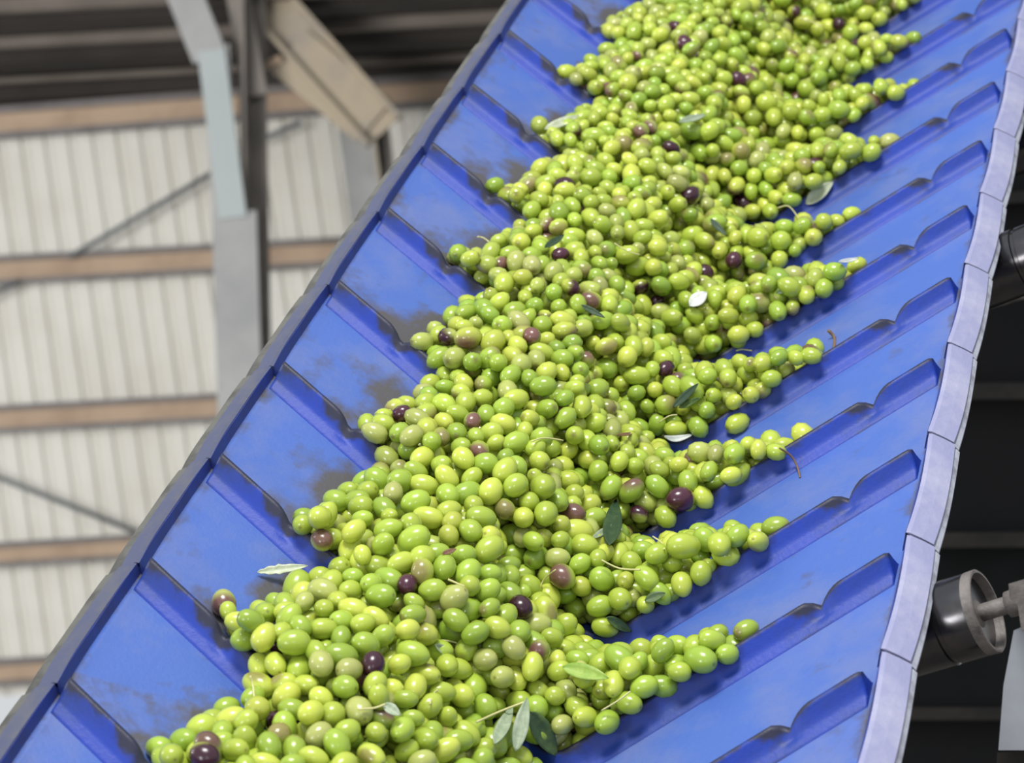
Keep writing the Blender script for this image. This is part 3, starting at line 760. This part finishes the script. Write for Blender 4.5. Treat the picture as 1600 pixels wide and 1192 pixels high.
leaf((850, 392), (880, 372), 12, LM['dark'], 'dark leaf beside the dark olive at the upper left of the heap', .1)
leaf((1212, 462), (1240, 450), 10, LM['green'], 'green sliver of leaf on the right finger below the whitish leaf', .1)
leaf((908, 480), (945, 500), 10, LM['dark'], 'small dark leaf between olives above the centre', .1)
leaf((1110, 345), (1135, 372), 10, LM['dark'], 'small dark leaf near the right edge of the upper heap', .1)
leaf((690, 870), (712, 862), 9, LM['brown'], 'tiny brown leaf left of the heap centre', .1)

def stem(pts, rad, m, label, cat='stem', lift=.004, name='fruit_stem'):
    out = []
    for k, p in enumerate(pts):
        h = top_hit(p[0], p[1])
        if h is None: return
        out.append(Vector(h))
    # even out depth so that the stem is one smooth twig
    n = len(out); c = Vector(CL); ds = [(o_ - c).length for o_ in out]; d0 = min(ds[0], ds[-1]); mm = sum(ds) / n
    base = Vector(out[0]); ws = []
    for o_, d_ in zip(out, ds):
        dd = min(d_, mm) - lift; ws.append(c + (o_ - c).normalized() * dd)
    fine = []
    for k in range(n - 1):
        for j in range(4):
            t = j / 4; p0 = ws[max(k - 1, 0)]; p1 = ws[k]; p2 = ws[k + 1]; p3 = ws[min(k + 2, n - 1)]
            fine.append(.5 * ((2 * p1) + (p2 - p0) * t + (2 * p0 - 5 * p1 + 4 * p2 - p3) * t * t + (3 * p1 - p0 - 3 * p2 + p3) * t ** 3))
    fine.append(ws[-1]); tthing(name, [CM @ p for p in fine], rad, m, label, cat, seg=6)
ST, TW = M['stem'], M['twig']
stem([(397, 1088), (395, 1070), (391, 1056)], .0009, ST, 'short pale stem standing up at the left edge of the lowest heap')
stem([(746, 370), (756, 372), (770, 383)], .0009, ST, 'pale curled stem over the left heap edge, above the centre')
stem([(940, 875), (968, 888), (1000, 890)], .0008, ST, 'thin pale stem lying right of the dark green leaf')
stem([(1020, 838), (1034, 848), (1038, 858)], .0008, ST, 'tiny pale stem at the right cleat below the dark green leaf')
stem([(1150, 548), (1160, 546), (1175, 548)], .0007, ST, 'tiny pale stem on the finger of olives at right centre')
stem([(1215, 325), (1232, 322), (1247, 340), (1250, 350)], .0007, ST, 'curved pale stem below the pale leaf at upper right')
stem([(690, 1000), (712, 1004), (722, 1014)], .0008, ST, 'pale stem by the small grey leaf in the lower heap')
stem([(672, 1100), (676, 1085), (684, 1078)], .0008, ST, 'upright pale stem near the bottom, left of the leaf pair')
stem([(560, 1108), (585, 1106), (602, 1100)], .0009, ST, 'pale stem pointing at the small round grey leaf')
stem([(745, 1128), (780, 1112), (806, 1102), (822, 1096)], .0010, ST, 'stalk that carries the pale grey leaf pair')
stem([(700, 905), (716, 912), (726, 916)], .0009, ST, 'pale stem right of the small bright purple olive')
stem([(1030, 660), (1045, 650), (1058, 648)], .0007, ST, 'fine pale stem at the right heap edge beside small dark leaves')
stem([(868, 890), (850, 905), (842, 925)], .0007, ST, 'thin stem beside the half brown olive')
stem([(940, 1110), (965, 1095), (985, 1080)], .0007, ST, 'thin stem in the lowest right part of the heap')
stem([(960, 380), (980, 392), (1000, 398)], .0006, ST, 'fine pale stem in the upper middle of the heap')
stem([(830, 690), (850, 684), (880, 688)], .0007, ST, 'fine pale stem in the middle of the heap')
stem([(1218, 700), (1236, 712), (1246, 730), (1250, 746)], .0010, TW, 'bent brown twig hanging over the cleat at the right', 'twig', .002, 'dry_twig')
stem([(1294, 516), (1304, 528), (1303, 546)], .0018, TW, 'thick brown twig bit on the belt upper right', 'twig', .002, 'dry_twig')
stem([(1248, 28), (1268, 34), (1286, 42)], .0009, ST, 'pale stem at the top right beside the dark purple olive')
